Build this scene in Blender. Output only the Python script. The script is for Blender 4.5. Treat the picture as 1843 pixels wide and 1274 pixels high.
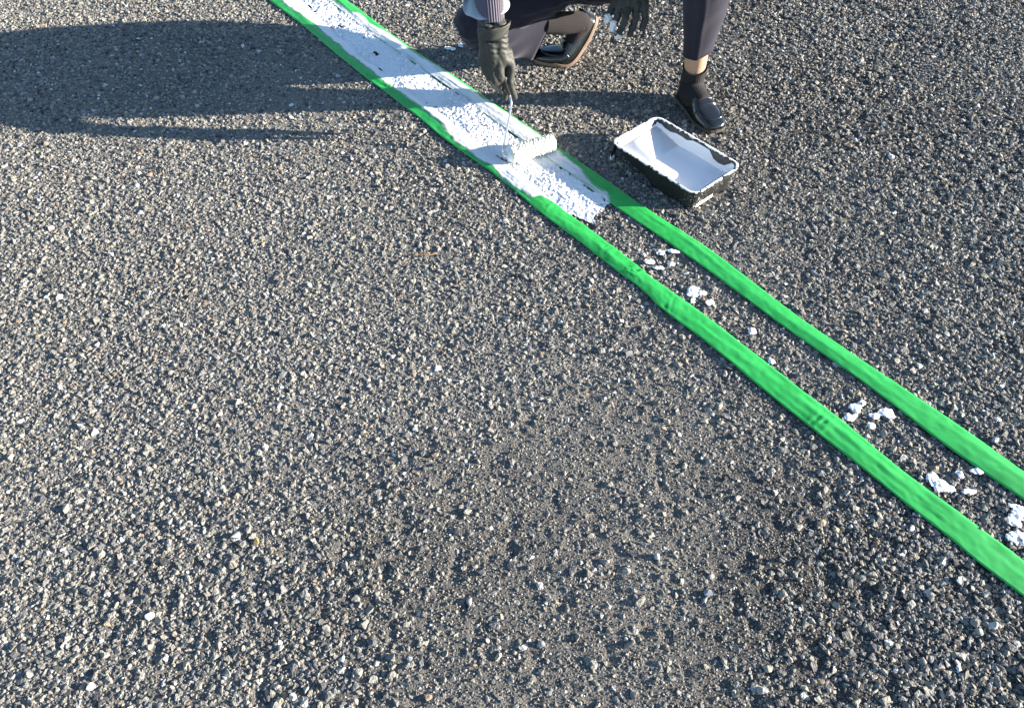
import bpy, bmesh, math, random
import numpy as np
from mathutils import Vector, Matrix

# ------------------------------------------------------------------ camera, sky, sun, exposure
sc = bpy.context.scene
for o in list(bpy.data.objects):
    bpy.data.objects.remove(o)
COL = sc.collection
W, H = 1843.0, 1274.0            # photograph size, used to turn its pixels into directions
FPX, PITCH, CAMH = 1382.0, math.radians(50.8), 1.45
cd = bpy.data.cameras.new('camera')
cam = bpy.data.objects.new('camera', cd)
COL.objects.link(cam)
cam.location = (0, 0, CAMH)
cam.rotation_euler = (math.pi / 2 - PITCH, 0, 0)
cd.sensor_fit = 'HORIZONTAL'
cd.sensor_width = 36.0
cd.lens = 36.0 * FPX / W
cd.clip_start, cd.clip_end = 0.02, 600.0
sc.camera = cam

SUN_EL, SUN_AZ = math.radians(14.2), math.radians(-2.5)   # azimuth measured from +X
sun_dir = Vector((math.cos(SUN_EL) * math.cos(SUN_AZ), math.cos(SUN_EL) * math.sin(SUN_AZ), math.sin(SUN_EL)))
wd = bpy.data.worlds.new('World')
sc.world = wd
wd.use_nodes = True
nt = wd.node_tree
sky = nt.nodes.new('ShaderNodeTexSky')
sky.sky_type = 'NISHITA'
sky.sun_disc = False
sky.sun_elevation = SUN_EL
sky.sun_rotation = math.atan2(sun_dir.x, sun_dir.y)
sky.air_density, sky.dust_density, sky.ozone_density = 1.0, 0.2, 2.6
nt.links.new(sky.outputs[0], nt.nodes['Background'].inputs[0])
nt.nodes['Background'].inputs[1].default_value = 0.078
ld = bpy.data.lights.new('sun', 'SUN')
ld.energy, ld.angle, ld.color = 4.7, math.radians(0.53), (1.0, 0.91, 0.79)
so = bpy.data.objects.new('sun', ld)
COL.objects.link(so)
so.rotation_euler = (-sun_dir).to_track_quat('-Z', 'Y').to_euler()
so.location = (6, 0, 3)
sc.view_settings.view_transform = 'Standard'
sc.view_settings.look = 'None'
sc.view_settings.gamma = 1.0
sc.view_settings.exposure = 2.05
sc.render.engine = 'CYCLES'

# ------------------------------------------------------------------ pixel <-> place
def ray(px, py):
    u, v = (px - W / 2) / FPX, -(py - H / 2) / FPX
    c, s = math.cos(PITCH), math.sin(PITCH)
    return np.array([u, c + v * s, -s + v * c])
def G(px, py, z=0.0):              # where the direction of a pixel meets the height z
    d = ray(px, py)
    t = (z - CAMH) / d[2]
    return np.array([d[0] * t, d[1] * t, z])
def GY(px, py, y):                 # ... and where it meets the upright plane at distance y
    d = ray(px, py)
    t = y / d[1]
    return np.array([d[0] * t, y, CAMH + d[2] * t])

# ------------------------------------------------------------------ noise
def hsh(ix, iy, seed):
    n = (ix.astype(np.int64) * 374761393 + iy.astype(np.int64) * 668265263 + seed * 974711 + 12345) & 0xffffffff
    n = ((n ^ (n >> 13)) * 1274126177) & 0xffffffff
    n = ((n ^ (n >> 15)) * 2246822519) & 0xffffffff
    return ((n ^ (n >> 16)) & 0xffffff) / float(0xffffff)
def vn(x, y, seed=0):
    x, y = np.asarray(x, float), np.asarray(y, float)
    ix, iy = np.floor(x), np.floor(y)
    fx, fy = x - ix, y - iy
    fx, fy = fx * fx * (3 - 2 * fx), fy * fy * (3 - 2 * fy)
    a, b = hsh(ix, iy, seed), hsh(ix + 1, iy, seed)
    c, d = hsh(ix, iy + 1, seed), hsh(ix + 1, iy + 1, seed)
    return (a * (1 - fx) + b * fx) * (1 - fy) + (c * (1 - fx) + d * fx) * fy
def fbm(x, y, seed=0, o=3):
    r, a, s = 0, 1.0, 0
    for k in range(o):
        r = r + a * vn(x * 2 ** k, y * 2 ** k, seed + 31 * k)
        s += a
        a *= .5
    return r / s
def cells(x, y, seed=0):           # nearest random cell: distance, second distance, cell number, offset
    ix, iy = np.floor(x), np.floor(y)
    f1 = np.full(np.shape(x), 9.0); f2 = f1.copy(); cid = f1 * 0; ox = f1 * 0; oy = f1 * 0
    for dx in (-1, 0, 1):
        for dy in (-1, 0, 1):
            jx, jy = ix + dx, iy + dy
            cx = jx + hsh(jx, jy, seed); cy = jy + hsh(jx, jy, seed + 1)
            d = np.hypot(x - cx, y - cy)
            n = d < f1
            f2 = np.where(n, f1, np.minimum(f2, d))
            cid = np.where(n, hsh(jx, jy, seed + 2), cid)
            ox = np.where(n, x - cx, ox); oy = np.where(n, y - cy, oy)
            f1 = np.where(n, d, f1)
    return f1, f2, cid, ox, oy

# ------------------------------------------------------------------ materials
def mat(name, col=(.5, .5, .5), rough=.6, spec=.5, metal=0.0):
    m = bpy.data.materials.new(name)
    m.use_nodes = True
    b = m.node_tree.nodes['Principled BSDF']
    b.inputs['Base Color'].default_value = (*col, 1)
    b.inputs['Roughness'].default_value = rough
    b.inputs['Specular IOR Level'].default_value = spec
    b.inputs['Metallic'].default_value = metal
    return m
class N:
    def __init__(s, m):
        s.m, s.t = m, m.node_tree
        s.b = s.t.nodes.get('Principled BSDF')
    def new(s, ty, **kw):
        n = s.t.nodes.new(ty)
        for k, v in kw.items():
            if k.startswith('i_'):
                k = k[2:]
                n.inputs[int(k) if k.isdigit() else k.replace('_', ' ')].default_value = v
            else:
                setattr(n, k, v)
        return n
    def link(s, a, b): s.t.links.new(a, b)
    def coord(s, out='Object'): return s.new('ShaderNodeTexCoord').outputs[out]
    def noise(s, scale, detail=3, vec=None, rough=.55, out=0):
        n = s.new('ShaderNodeTexNoise', i_Scale=scale, i_Detail=detail, i_Roughness=rough)
        if vec is not None: s.link(vec, n.inputs['Vector'])
        return n.outputs[out]
    def ramp(s, src, stops, interp='LINEAR'):
        r = s.new('ShaderNodeValToRGB')
        r.color_ramp.interpolation = interp
        e = r.color_ramp.elements
        while len(e) < len(stops): e.new(.5)
        for q, (p, c) in zip(e, stops):
            q.position = p
            q.color = (*c, 1) if len(c) == 3 else c
        s.link(src, r.inputs[0])
        return r.outputs[0]
    def mix(s, fac, a, b, mode='MIX'):
        n = s.new('ShaderNodeMix', data_type='RGBA', blend_type=mode)
        for sock, v in ((n.inputs[0], fac), (n.inputs[6], a), (n.inputs[7], b)):
            if isinstance(v, (int, float)): sock.default_value = v
            elif isinstance(v, tuple): sock.default_value = (*v, 1)
            else: s.link(v, sock)
        return n.outputs[2]
    def bump(s, h, strength=.3, dist=.002):
        n = s.new('ShaderNodeBump', i_Strength=strength, i_Distance=dist)
        s.link(h, n.inputs['Height'])
        s.link(n.outputs[0], s.b.inputs['Normal'])
    def attr(s, name, ty='GEOMETRY', out='Fac'):
        return s.new('ShaderNodeAttribute', attribute_name=name, attribute_type=ty).outputs[out]

STOPS = [(0, (0.045, 0.046, 0.051)), (.10, (0.111, 0.112, 0.118)), (.26, (0.201, 0.192, 0.175)), (.5, (0.260, 0.244, 0.209)),
         (.62, (0.175, 0.178, 0.183)), (.76, (0.286, 0.269, 0.228)), (.885, (0.345, 0.333, 0.302)), (.915, (0.265, 0.190, 0.132)),
         (.935, (0.371, 0.336, 0.247)), (.955, (0.318, 0.309, 0.284)), (.978, (0.445, 0.443, 0.432)), (.99, (.55, .55, .55)), (1, (.78, .78, .78))]
def stone_mat(name, src):
    m = mat(name, rough=.85, spec=.25)
    n = N(m)
    v = n.attr('tone', 'INSTANCER') if src == 'inst' else n.new('ShaderNodeObjectInfo').outputs['Random']
    c = n.ramp(v, STOPS)
    co = n.coord()
    g = n.noise(2.2, 4, co)
    c = n.mix(1.0, c, n.ramp(g, [(.25, (.72, .72, .74)), (.75, (1.22, 1.2, 1.14))]), 'MULTIPLY')
    n.link(c, n.b.inputs['Base Color'])
    n.bump(n.noise(3.5, 3, co), .35, .12)
    return m
M_GRAVEL = stone_mat('crushed_stone_loose', 'inst')
M_STONE = stone_mat('crushed_stone', 'obj')
M_GROUND = mat('dusty_asphalt', rough=.92, spec=.2)
n = N(M_GROUND)
co = n.coord()
c1 = n.ramp(n.noise(420, 4, co), [(.34, (.022, .022, .025)), (.52, (.06, .056, .050)), (.70, (.17, .158, .136))])
c2 = n.ramp(n.noise(420, 4, co), [(.30, (.075, .070, .063)), (.44, (.165, .153, .135)), (.62, (.275, .256, .222))])
c = n.mix(n.attr('grit'), c1, c2)
c = n.mix(1.0, c, n.ramp(n.noise(5, 3, co), [(.35, (.82, .83, .86)), (.7, (1.1, 1.08, 1.03))]), 'MULTIPLY')
n.link(c, n.b.inputs['Base Color'])
n.bump(n.noise(300, 4, co), .8, .003)

M_PAINT = mat('white_road_paint', (.80, .80, .80), .55, .4)
n = N(M_PAINT)
n.bump(n.noise(700, 3, n.coord()), .25, .001)
M_WET = mat('wet_white_paint', (.84, .85, .87), .12, .5)
n = N(M_WET)
n.bump(n.noise(14, 2, n.coord()), .12, .004)
M_NAP = mat('cream_roller_nap', (.80, .77, .66), .9, .1)

M_TAPE = mat('green_curing_tape', (.035, .47, .13), .42, .4)
n = N(M_TAPE)
uv = n.new('ShaderNodeUVMap', uv_map='UVMap').outputs[0]
mp = n.new('ShaderNodeMapping'); mp.inputs['Scale'].default_value = (1, .03, 1)
n.link(uv, mp.inputs[0])
wv = n.new('ShaderNodeTexWave', i_Scale=105.0, i_Distortion=.25)
wv.bands_direction = 'X'
n.link(mp.outputs[0], wv.inputs[0])
c = n.ramp(n.noise(22, 4, n.coord()), [(.3, (.020, .33, .062)), (.55, (.026, .39, .076)), (.8, (.040, .43, .097))])
c = n.mix(n.ramp(n.noise(260, 3, n.coord()), [(.66, (0, 0, 0)), (.76, (.45, .45, .45))]), c, (.20, .30, .17))
n.link(c, n.b.inputs['Base Color'])
n.bump(wv.outputs['Fac'], .22, .0012)

M_FILM = mat('thin_white_paint', (.77, .77, .77), .4, .4)
n = N(M_FILM)
tr = n.new('ShaderNodeBsdfTransparent')
mx = n.new('ShaderNodeMixShader')
n.link(n.attr('cover'), mx.inputs[0])
n.link(tr.outputs[0], mx.inputs[1])
n.link(n.b.outputs[0], mx.inputs[2])
n.link(mx.outputs[0], n.t.nodes['Material Output'].inputs[0])

# ------------------------------------------------------------------ object helpers
def tag(o, label=None, cat=None, group=None, kind=None):
    if label: o['label'] = label
    if cat: o['category'] = cat
    if group: o['group'] = group
    if kind: o['kind'] = kind
    return o
def link(name, me, m=None, parent=None, smooth=True):
    o = bpy.data.objects.new(name, me)
    COL.objects.link(o)
    if m is not None:
        me.materials.clear()
        me.materials.append(m)
    if smooth is not None and len(me.polygons):
        me.polygons.foreach_set('use_smooth', [bool(smooth)] * len(me.polygons))
    if parent is not None:
        o.parent = parent
        o.matrix_parent_inverse = Matrix.Translation(-Vector(parent.location))
    return o
def empty(name, loc):
    o = bpy.data.objects.new(name, None)
    COL.objects.link(o)
    o.location = loc
    o.empty_display_size = .05
    return o
def mesh_np(name, V, F):
    V = np.asarray(V, np.float32); F = np.asarray(F, np.int32)
    me = bpy.data.meshes.new(name)
    me.vertices.add(len(V)); me.vertices.foreach_set('co', V.ravel())
    k = F.shape[1]
    me.loops.add(F.size); me.loops.foreach_set('vertex_index', F.ravel())
    me.polygons.add(len(F)); me.polygons.foreach_set('loop_start', np.arange(0, F.size, k, dtype=np.int32))
    me.update(calc_edges=True)
    return me
def grid_faces(nu, nv, keep=None, closed=False):
    i = np.arange(nu - 1)[:, None]
    j = np.arange(nv if closed else nv - 1)[None, :]
    j2 = (j + 1) % nv
    F = np.stack([i * nv + j, i * nv + j2, (i + 1) * nv + j2, (i + 1) * nv + j], -1)
    if keep is not None: F = F[keep]
    return F.reshape(-1, 4)
def compact(V, F, *att):
    u, inv = np.unique(F, return_inverse=True)
    return [V[u], inv.reshape(F.shape)] + [a[u] for a in att]
def loft(rings, cap0=False, cap1=False):
    R = np.array(rings)
    nu, nv = R.shape[:2]
    V = R.reshape(-1, 3)
    F = [list(f) for f in grid_faces(nu, nv, closed=True)]
    if cap0: F.append(list(range(nv))[::-1])
    if cap1: F.append([(nu - 1) * nv + k for k in range(nv)])
    me = bpy.data.meshes.new('loft')
    me.from_pydata([tuple(v) for v in V], [], F)
    bm = bmesh.new(); bm.from_mesh(me)
    bmesh.ops.recalc_face_normals(bm, faces=bm.faces)
    bm.to_mesh(me); bm.free()
    return me
def unit(v):
    v = np.asarray(v, float)
    return v / max(1e-9, np.linalg.norm(v))
def ring(c, d, up, a, b, n=28, mod=None):
    d = unit(d)
    u = unit(np.cross(d, up)); v = np.cross(u, d)
    th = np.linspace(0, 2 * math.pi, n, endpoint=False)
    r = np.ones(n) if mod is None else mod(th)
    return np.asarray(c)[None] + (a * r * np.cos(th))[:, None] * u + (b * r * np.sin(th))[:, None] * v
def tube(pts, r, n=8, cap=True):
    P = [np.asarray(p, float) for p in pts]
    rs = r if hasattr(r, '__len__') else [r] * len(P)
    out, up = [], np.array([.31, .17, .93])
    for i, p in enumerate(P):
        d = P[min(i + 1, len(P) - 1)] - P[max(i - 1, 0)]
        out.append(ring(p, d, up, rs[i], rs[i], n))
    return loft(out, cap, cap)
def smooth_path(P, k=6):
    P = np.array(P, float)
    Q = np.vstack([2 * P[0] - P[1], P, 2 * P[-1] - P[-2]])
    out = []
    for i in range(1, len(Q) - 2):
        for t in np.linspace(0, 1, k, endpoint=False):
            a, b, c, d = Q[i - 1], Q[i], Q[i + 1], Q[i + 2]
            out.append(.5 * (2 * b + (c - a) * t + (2 * a - 5 * b + 4 * c - d) * t * t + (3 * b - a - 3 * c + d) * t ** 3))
    out.append(Q[-2])
    return np.array(out)
def bake(me, mods):
    o = bpy.data.objects.new('tmp', me)
    COL.objects.link(o)
    for ty, kw in mods:
        m = o.modifiers.new('m', ty)
        for k, v in kw.items(): setattr(m, k, v)
    dg = bpy.context.evaluated_depsgraph_get()
    out = bpy.data.meshes.new_from_object(o.evaluated_get(dg))
    bpy.data.objects.remove(o)
    return out
def blobs(caps, voxel=.004, smooth=6, wrinkle=None):
    """union of tapered capsules (p0, r0, p1, r1) as one continuous skin"""
    bm = bmesh.new()
    for p0, r0, p1, r1 in caps:
        p0, p1 = np.asarray(p0, float), np.asarray(p1, float)
        d = unit(p1 - p0 + 1e-7)
        up = np.array([0, 0, 1.]) if abs(d[2]) < .9 else np.array([0, 1., 0])
        rr = []
        for a in np.linspace(-math.pi / 2 + .15, 0, 5):
            rr.append(ring(p0 + d * r0 * math.sin(a), d, up, r0 * math.cos(a), r0 * math.cos(a), 14))
        for a in np.linspace(0, math.pi / 2 - .15, 5):
            rr.append(ring(p1 + d * r1 * math.sin(a), d, up, r1 * math.cos(a), r1 * math.cos(a), 14))
        m = loft(rr, True, True)
        bm.from_mesh(m)
        bpy.data.meshes.remove(m)
    me = bpy.data.meshes.new('blobs')
    bm.to_mesh(me); bm.free()
    me = bake(me, [('REMESH', dict(mode='VOXEL', voxel_size=voxel)), ('SMOOTH', dict(factor=.5, iterations=smooth))])
    if wrinkle: displace(me, wrinkle)
    return me
def getco(me):
    a = np.empty(len(me.vertices) * 3, np.float32)
    me.vertices.foreach_get('co', a)
    return a.reshape(-1, 3).astype(float)
def getno(me):
    a = np.empty(len(me.vertices) * 3, np.float32)
    me.vertices.foreach_get('normal', a)
    return a.reshape(-1, 3).astype(float)
def displace(me, fn):
    co, no = getco(me), getno(me)
    me.vertices.foreach_set('co', (co + no * fn(co)[:, None]).astype(np.float32).ravel())
    me.update()
def clump(f, amp, seed, st=(1, 1, 1)):
    def fn(co):
        x, y, z = co[:, 0] * st[0], co[:, 1] * st[1], co[:, 2] * st[2]
        a = vn(x * f + z * f * .37, y * f + z * f * .71, seed) + vn(z * f * 1.1 + 7, (x - y) * f * .9, seed + 5) - 1.0
        return amp * a
    return fn

# ================================================================== the setting: one sheet of worn asphalt
def relief(x, y):                           # worn flat on the left and in the middle, rougher to the right
    a = np.hypot((x - .12) / .45, (y - .62) / .40)
    return np.clip(.50 + .30 * x + .9 * (fbm(x * 1.7 + 9, y * 1.7, 205, 3) - .5) - .25 * np.exp(-a ** 2), .22, 1.05)
def ground_h(x, y):
    big = fbm(x * 6, y * 6, 3, 3) - .5
    rel = relief(x, y)
    f1, f2, cid, ox, oy = cells(x * 62, y * 62, 11)
    mid = np.clip(f2 - f1, 0, .5) * (.35 + .65 * cid)
    pit = np.clip((vn(x * 44 + .4 * big, y * 44, 17) - .66) / .22, 0, 1)
    return .004 * big - .0075 * pit * rel + .0048 * mid * rel + .0018 * (fbm(x * 150, y * 150, 8, 2) - .5)
def axis(a, b, step, far):
    core = list(np.arange(a, b + 1e-6, step))
    out, d, p = [], step, b
    while p < far:
        d *= 1.35; p += d; out.append(p)
    lo, d, p = [], step, a
    while p > -far:
        d *= 1.35; p -= d; lo.append(p)
    return np.array(lo[::-1] + core + out)
gx, gy = axis(-2.7, 2.7, .0075, 250), axis(.15, 3.7, .0075, 250)
X, Y = np.meshgrid(gx, gy, indexing='ij')
Z = ground_h(X, Y) * np.clip(1.6 - np.maximum(np.abs(X) - 2.7, np.maximum(.15 - Y, Y - 3.7)) * 2, 0, 1)
asphalt = link('asphalt_ground', mesh_np('asphalt_ground', np.stack([X, Y, Z], -1).reshape(-1, 3), grid_faces(len(gx), len(gy))), M_GROUND)
asphalt.data.attributes.new('grit', 'FLOAT', 'POINT').data.foreach_set('value', np.maximum(np.clip(1.35 - 1.6 * relief(X, Y), 0, 1), (np.abs(X) > 2.8) | (Y > 3.8) | (Y < .1)).astype(np.float32).ravel())
tag(asphalt, kind='structure')

# ------------------------------------------------------------------ strip geometry measured from the photograph
ZT = .008
D = unit([.631, -.776]); NN = np.array([-D[1], D[0]])
def st(px, py, z=ZT):
    p = G(px, py, z)[:2]
    return p @ D, p @ NN
def curve(pix, z=ZT):
    q = sorted(st(*p, z) for p in pix)
    s = np.array([a for a, b in q]); t = np.array([b for a, b in q])
    return lambda x: np.interp(x, s, t)
UP_OUT = curve([(622, 0), (651, 19), (699, 58), (746, 91), (813, 134), (867, 170), (912, 203), (946, 223), (983, 250), (1016, 274), (1065, 305), (1114, 339), (1169, 380), (1239, 422), (1292, 458), (1347, 501), (1418, 557), (1502, 614), (1568, 659), (1676, 731), (1761, 788), (1843, 849)])
UP_IN = curve([(594, 2), (627, 29), (670, 62), (692, 76), (735, 105), (770, 131), (816, 162), (854, 191), (895, 221), (987, 284), (1016, 305), (1055, 334), (1093, 362), (1171, 413), (1221, 448), (1292, 498), (1342, 536), (1389, 572), (1478, 635), (1568, 694), (1602, 724), (1676, 782), (1744, 832), (1843, 896)])
LO_IN = curve([(545, 2), (613, 69), (637, 91), (703, 141), (749, 174), (792, 204), (832, 235), (879, 272), (918, 299), (965, 337), (997, 364), (1033, 391), (1081, 426), (1141, 473), (1164, 493), (1216, 529), (1267, 565), (1312, 601), (1359, 636), (1433, 694), (1484, 731), (1538, 775), (1615, 839), (1723, 920), (1843, 1008)])
LO_OUT = curve([(484, 0), (548, 48), (598, 91), (651, 134), (699, 169), (756, 212), (794, 246), (848, 285), (879, 305), (930, 345), (977, 386), (1040, 431), (1086, 468), (1136, 506), (1156, 516), (1171, 539), (1204, 566), (1257, 603), (1317, 653), (1404, 724), (1448, 760), (1489, 793), (1575, 859), (1649, 920), (1696, 954), (1761, 1011), (1843, 1072)])
def sm(f):                           # a little smoothing along the tape
    w = .02 if f in (LO_IN, LO_OUT) else .045
    return lambda x: sum(f(x + k * w) for k in (-2, -1, 0, 1, 2)) / 5
S0, S1 = -4.6, 1.3
WR = [st(1130, 495)[0], st(1480, 760)[0], st(1085, 455)[0], st(985, 372)[0], st(1210, 545)[0], st(700, 165)[0], st(640, 110)[0]]
def tape_z(s, v, which):
    z = .0078 + (.0022, .0012)[which] * (fbm(s * 9, v * 1.3 + which * 9, 21 + which, 2) - .5) * 2 + .0007 * (fbm(s * 70, v * 9, 25 + which, 2) - .5) * 2
    z = z + .0030 * np.sin(v * math.pi) * (.3 + vn(s * 4.5, s * 0, 77 + which)) + .0022 * np.exp(-((v - .35 - .4 * vn(s * 3.1, s * 0, 79 + which)) / .10) ** 2) * vn(s * 6, s * 0, 83 + which)
    if which == 0:
        for k, w in enumerate(WR):
            w_ = np.exp(-((s - w) / (.022 + .008 * (k % 3))) ** 2) * np.clip(1.3 - abs(v - .35 - .25 * math.sin(k * 2.1)) * 1.6, 0, 1)
            r_ = 1 - np.abs(2 * fbm(s * 95 + v * (5.5 - 2.3 * k), v * 3.0 - s * 40, 131 + k, 2) - 1)
            z = z + (.0034, .0022, .0016, .0014, .0013, .0018, .0016)[k] * w_ * (r_ - .45) * 1.8
    sl = (.0018, .0008)[which] * (fbm(s * 14 + v * 2.2, v * 7, 91 + which, 2) - .5)
    return z + sl
def make_tape(which, inner, outer, label):
    ns, nv = int((S1 - S0) / .004), 15
    s = np.linspace(S0, S1, ns); v = np.linspace(0, 1, nv)
    Sg, Vg = np.meshgrid(s, v, indexing='ij')
    i, o = sm(inner)(Sg), sm(outer)(Sg)
    i = i + .0012 * (fbm(Sg * 60, Sg * 0, 5 + which) - .5); o = o + .0016 * (fbm(Sg * 50, Sg * 0, 15 + which) - .5)
    T = i + (o - i) * Vg
    Zt = tape_z(Sg, Vg, which)
    P = Sg[..., None] * D + T[..., None] * NN
    top = np.concatenate([P, Zt[..., None]], -1)
    skirt = lambda k: np.concatenate([P[:, k], (Zt[:, k] - .0016)[:, None]], -1)
    A = np.concatenate([skirt(0)[:, None], top, skirt(-1)[:, None]], 1)
    me = mesh_np('tape', A.reshape(-1, 3), grid_faces(ns, nv + 2))
    uvl = me.uv_layers.new(name='UVMap')
    U = np.stack([np.repeat(s, nv + 2), np.tile(np.concatenate([[0], v, [1]]), ns)], -1).astype(np.float32)
    li = np.empty(len(me.loops), np.int32); me.loops.foreach_get('vertex_index', li)
    uvl.data.foreach_set('uv', U[li].ravel())
    o = link('masking_tape', me, M_TAPE)
    return tag(o, label, 'tape', 'green tapes edging the painted line')
make_tape(0, LO_IN, LO_OUT, 'wrinkled green masking tape, the strip nearer the viewer along the painted line')
make_tape(1, UP_IN, UP_OUT, 'smoother green masking tape, the strip on the side of the crouching person and tray')

# ------------------------------------------------------------------ white paint between the tapes
line = empty('painted_line', (*(-1.6 * D + 1.265 * NN), 0))
tag(line, 'freshly rolled lumpy white line between the two green tapes', 'road marking')
END = sorted([st(1030, 386)[::-1], st(1046, 393)[::-1], st(1066, 401)[::-1], st(1070, 388)[::-1], st(1084, 379)[::-1], st(1094, 366)[::-1]])
et, es = [a for a, b in END], [b for a, b in END]
step = .0022
s = np.arange(S0, -1.02, step); ts = np.arange(1.13, 1.40, step)
Sg, Tg = np.meshgrid(s, ts, indexing='ij')
li_, ui_ = sm(LO_IN)(Sg), sm(UP_IN)(Sg)
f1, f2, cid, ox, oy = cells(Sg * 100 + 1.1 * vn(Sg * 80, Tg * 80, 2), Tg * 100 + 1.1 * vn(Sg * 80, Tg * 80, 4), 41)
rough = np.clip((vn(Sg * 14, Tg * 14, 45)) * 1.2, .45, 1)
lump = np.sqrt(np.clip(1 - (f1 / .85) ** 2, 0, 1)) * (.45 + .75 * cid) + ox * (np.mod(cid * 7.3, 1) - .5) * .9 + oy * (np.mod(cid * 13.7, 1) - .5) * .9
g1, g2, gid, gox, goy = cells(Sg * 230, Tg * 230, 47)
Zp = .0034 + .0062 * lump * rough + .0034 * np.clip(g2 - g1, 0, .6) * gid * rough + .004 * (fbm(Sg * 12, Tg * 12, 51, 2) - .5)
flat = np.clip((Sg - (np.interp(Tg, et, es) - .12)) / .12, 0, 1)
Zp = Zp * (1 - .25 * flat) + .001
endl = np.interp(Tg, et, es) + .018 * (fbm(Sg * 70, Tg * 70, 55, 3) - .5)
edge = .0035 * (fbm(Sg * 45, Tg * 5, 57, 3) - .42) * 2
bare = (fbm(Sg * 34, Tg * 34, 59, 3) > .83) | ((np.minimum(Tg - li_, ui_ - Tg) < .007) & (fbm(Sg * 26, Tg * 18, 63, 2) > .66))
keep = (Tg > li_ - .004 + edge * .4) & (Tg < ui_ + .004 - edge * .4) & (Sg < endl) & ~bare
near = (Sg - endl > -.03) & (cid > .55) & (lump < .25)
keep &= ~near
kf = keep[:-1, :-1]
V = np.concatenate([Sg[..., None] * D + Tg[..., None] * NN, Zp[..., None]], -1).reshape(-1, 3)
Vc, Fc = compact(V, grid_faces(len(s), len(ts), kf))
link('line_body', mesh_np('line_body', Vc, Fc[:, ::-1]), M_PAINT, line)

def film(which, inner, outer, pix, label):
    """thin smear of paint that has run over the tape; opaque near the line, streaky at its edge"""
    q = sorted(st(*p) for p in pix)
    fs, ft = np.array([a for a, b in q]), np.array([b for a, b in q])
    stp = .0026
    s = np.arange(S0, fs[-1] + .01, stp); v = np.linspace(0, 1, 30)
    Sg, Vg = np.meshgrid(s, v, indexing='ij')
    i, o = sm(inner)(Sg), sm(outer)(Sg)
    T = i + (o - i) * Vg
    lim = np.interp(Sg, fs, ft)
    sign = -1 if which == 0 else 1
    dist = (lim - T) * sign + .012 * (fbm(Sg * 38, T * 60, 71 + which, 3) - .5) + .006 * (fbm(Sg * 12, T * 0, 73 + which, 2) - .5)
    streak = fbm(Sg * 9 + T * 10, T * 240, 81 + which, 3)
    patch = fbm(Sg * 7, T * 22, 85 + which, 3)
    cover = np.clip(dist / (.012 if which else .007) + .1, 0, 1)
    if which: cover = cover * np.clip(.72 + 2.6 * (streak * .4 + patch * .6 - .36), .35, 1)
    else: cover = cover * np.clip(.9 + 2.2 * (streak * .5 + patch * .5 - .34), .55, 1)
    cover = np.clip(cover, 0, .97)
    keep = (dist > -.002)[:-1, :-1] & (s[:-1, None] < fs[-1] + .008 * (vn(T[:-1, :-1] * 120, Sg[:-1, :-1] * 3, 5) - .5))
    Zf = tape_z(Sg, Vg, which) + .0007 + .0007 * cover + .0006 * (streak - .5)
    V = np.concatenate([Sg[..., None] * D + T[..., None] * NN, Zf[..., None]], -1).reshape(-1, 3)
    Vc, Fc, cv = compact(V, grid_faces(len(s), 30, keep), cover.reshape(-1))
    me = mesh_np('film', Vc, Fc)
    a = me.attributes.new('cover', 'FLOAT', 'POINT')
    a.data.foreach_set('value', cv.astype(np.float32))
    ob = link('paint_smear', me, M_FILM, line)
    ob['label'] = label
film(0, LO_IN, LO_OUT, [(300, -160), (508, 5), (544, 31), (572, 50), (608, 82), (637, 106), (665, 128), (689, 147), (730, 176), (775, 209), (794, 226), (818, 254), (847, 278), (867, 290), (885, 300), (904, 322), (930, 338), (957, 357), (975, 354), (997, 366)], 'white smear along the nearer tape')
film(1, UP_IN, UP_OUT, [(400, -160), (604, 2), (632, 24), (650, 26), (668, 43), (699, 60), (735, 86), (780, 116), (818, 140), (835, 153), (860, 168), (889, 189), (946, 226), (983, 252), (1004, 270), (1024, 288), (1048, 308), (1071, 333), (1095, 346), (1099, 363)], 'thin see-through white smear along the farther tape')

# blots of old paint between the tapes: (pixel centre, radius in metres along x and y)
def blot(parts, label, seed, mtl=M_PAINT):
    cs = [(*G(px, py, .007)[:2], rx, ry) for px, py, rx, ry in parts]
    x0, x1 = min(c[0] - c[2] for c in cs) - .01, max(c[0] + c[2] for c in cs) + .01
    y0, y1 = min(c[1] - c[3] for c in cs) - .01, max(c[1] + c[3] for c in cs) + .01
    gx, gy = np.arange(x0, x1, .0016), np.arange(y0, y1, .0016)
    X, Y = np.meshgrid(gx, gy, indexing='ij')
    m = np.min([np.hypot((X - c[0]) / c[2], (Y - c[1]) / c[3]) for c in cs], 0) + 1.1 * (fbm(X * 75, Y * 75, seed, 3) - .47)
    f1, f2, cid, ox, oy = cells(X * 110, Y * 110, seed + 3)
    lump = np.sqrt(np.clip(1 - (f1 / .9) ** 2, 0, 1)) * (.5 + .5 * cid) + ox * (cid - .5)
    Z = .0048 + .0022 * lump + .002 * np.clip(1 - m, 0, 1) - .004 * np.clip(m - .8, 0, .3)
    Vc, Fc = compact(np.stack([X, Y, Z], -1).reshape(-1, 3), grid_faces(len(gx), len(gy), (m < 1)[:-1, :-1]))
    o = link('paint_blot', mesh_np('blot', Vc, Fc), mtl)
    return tag(o, label, 'paint blot', 'dried paint blots between the tapes')
blot([(1170, 470, .018, .01), (1185, 481, .016, .009)], 'slanting white paint sliver touching the wrinkle of the nearer tape, with a rust-red chip', 1)
blot([(1190, 455, .014, .01), (1210, 452, .018, .008)], 'V-shaped white paint mark against the farther tape, beyond the slanting sliver', 2)
blot([(1208, 475, .009, .008)], 'small white paint dab just right of the slanting sliver', 3)
blot([(1247, 525, .019, .02), (1263, 527, .011, .01)], 'round lumpy white paint blot with a tan pebble at its edge', 4)
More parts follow.
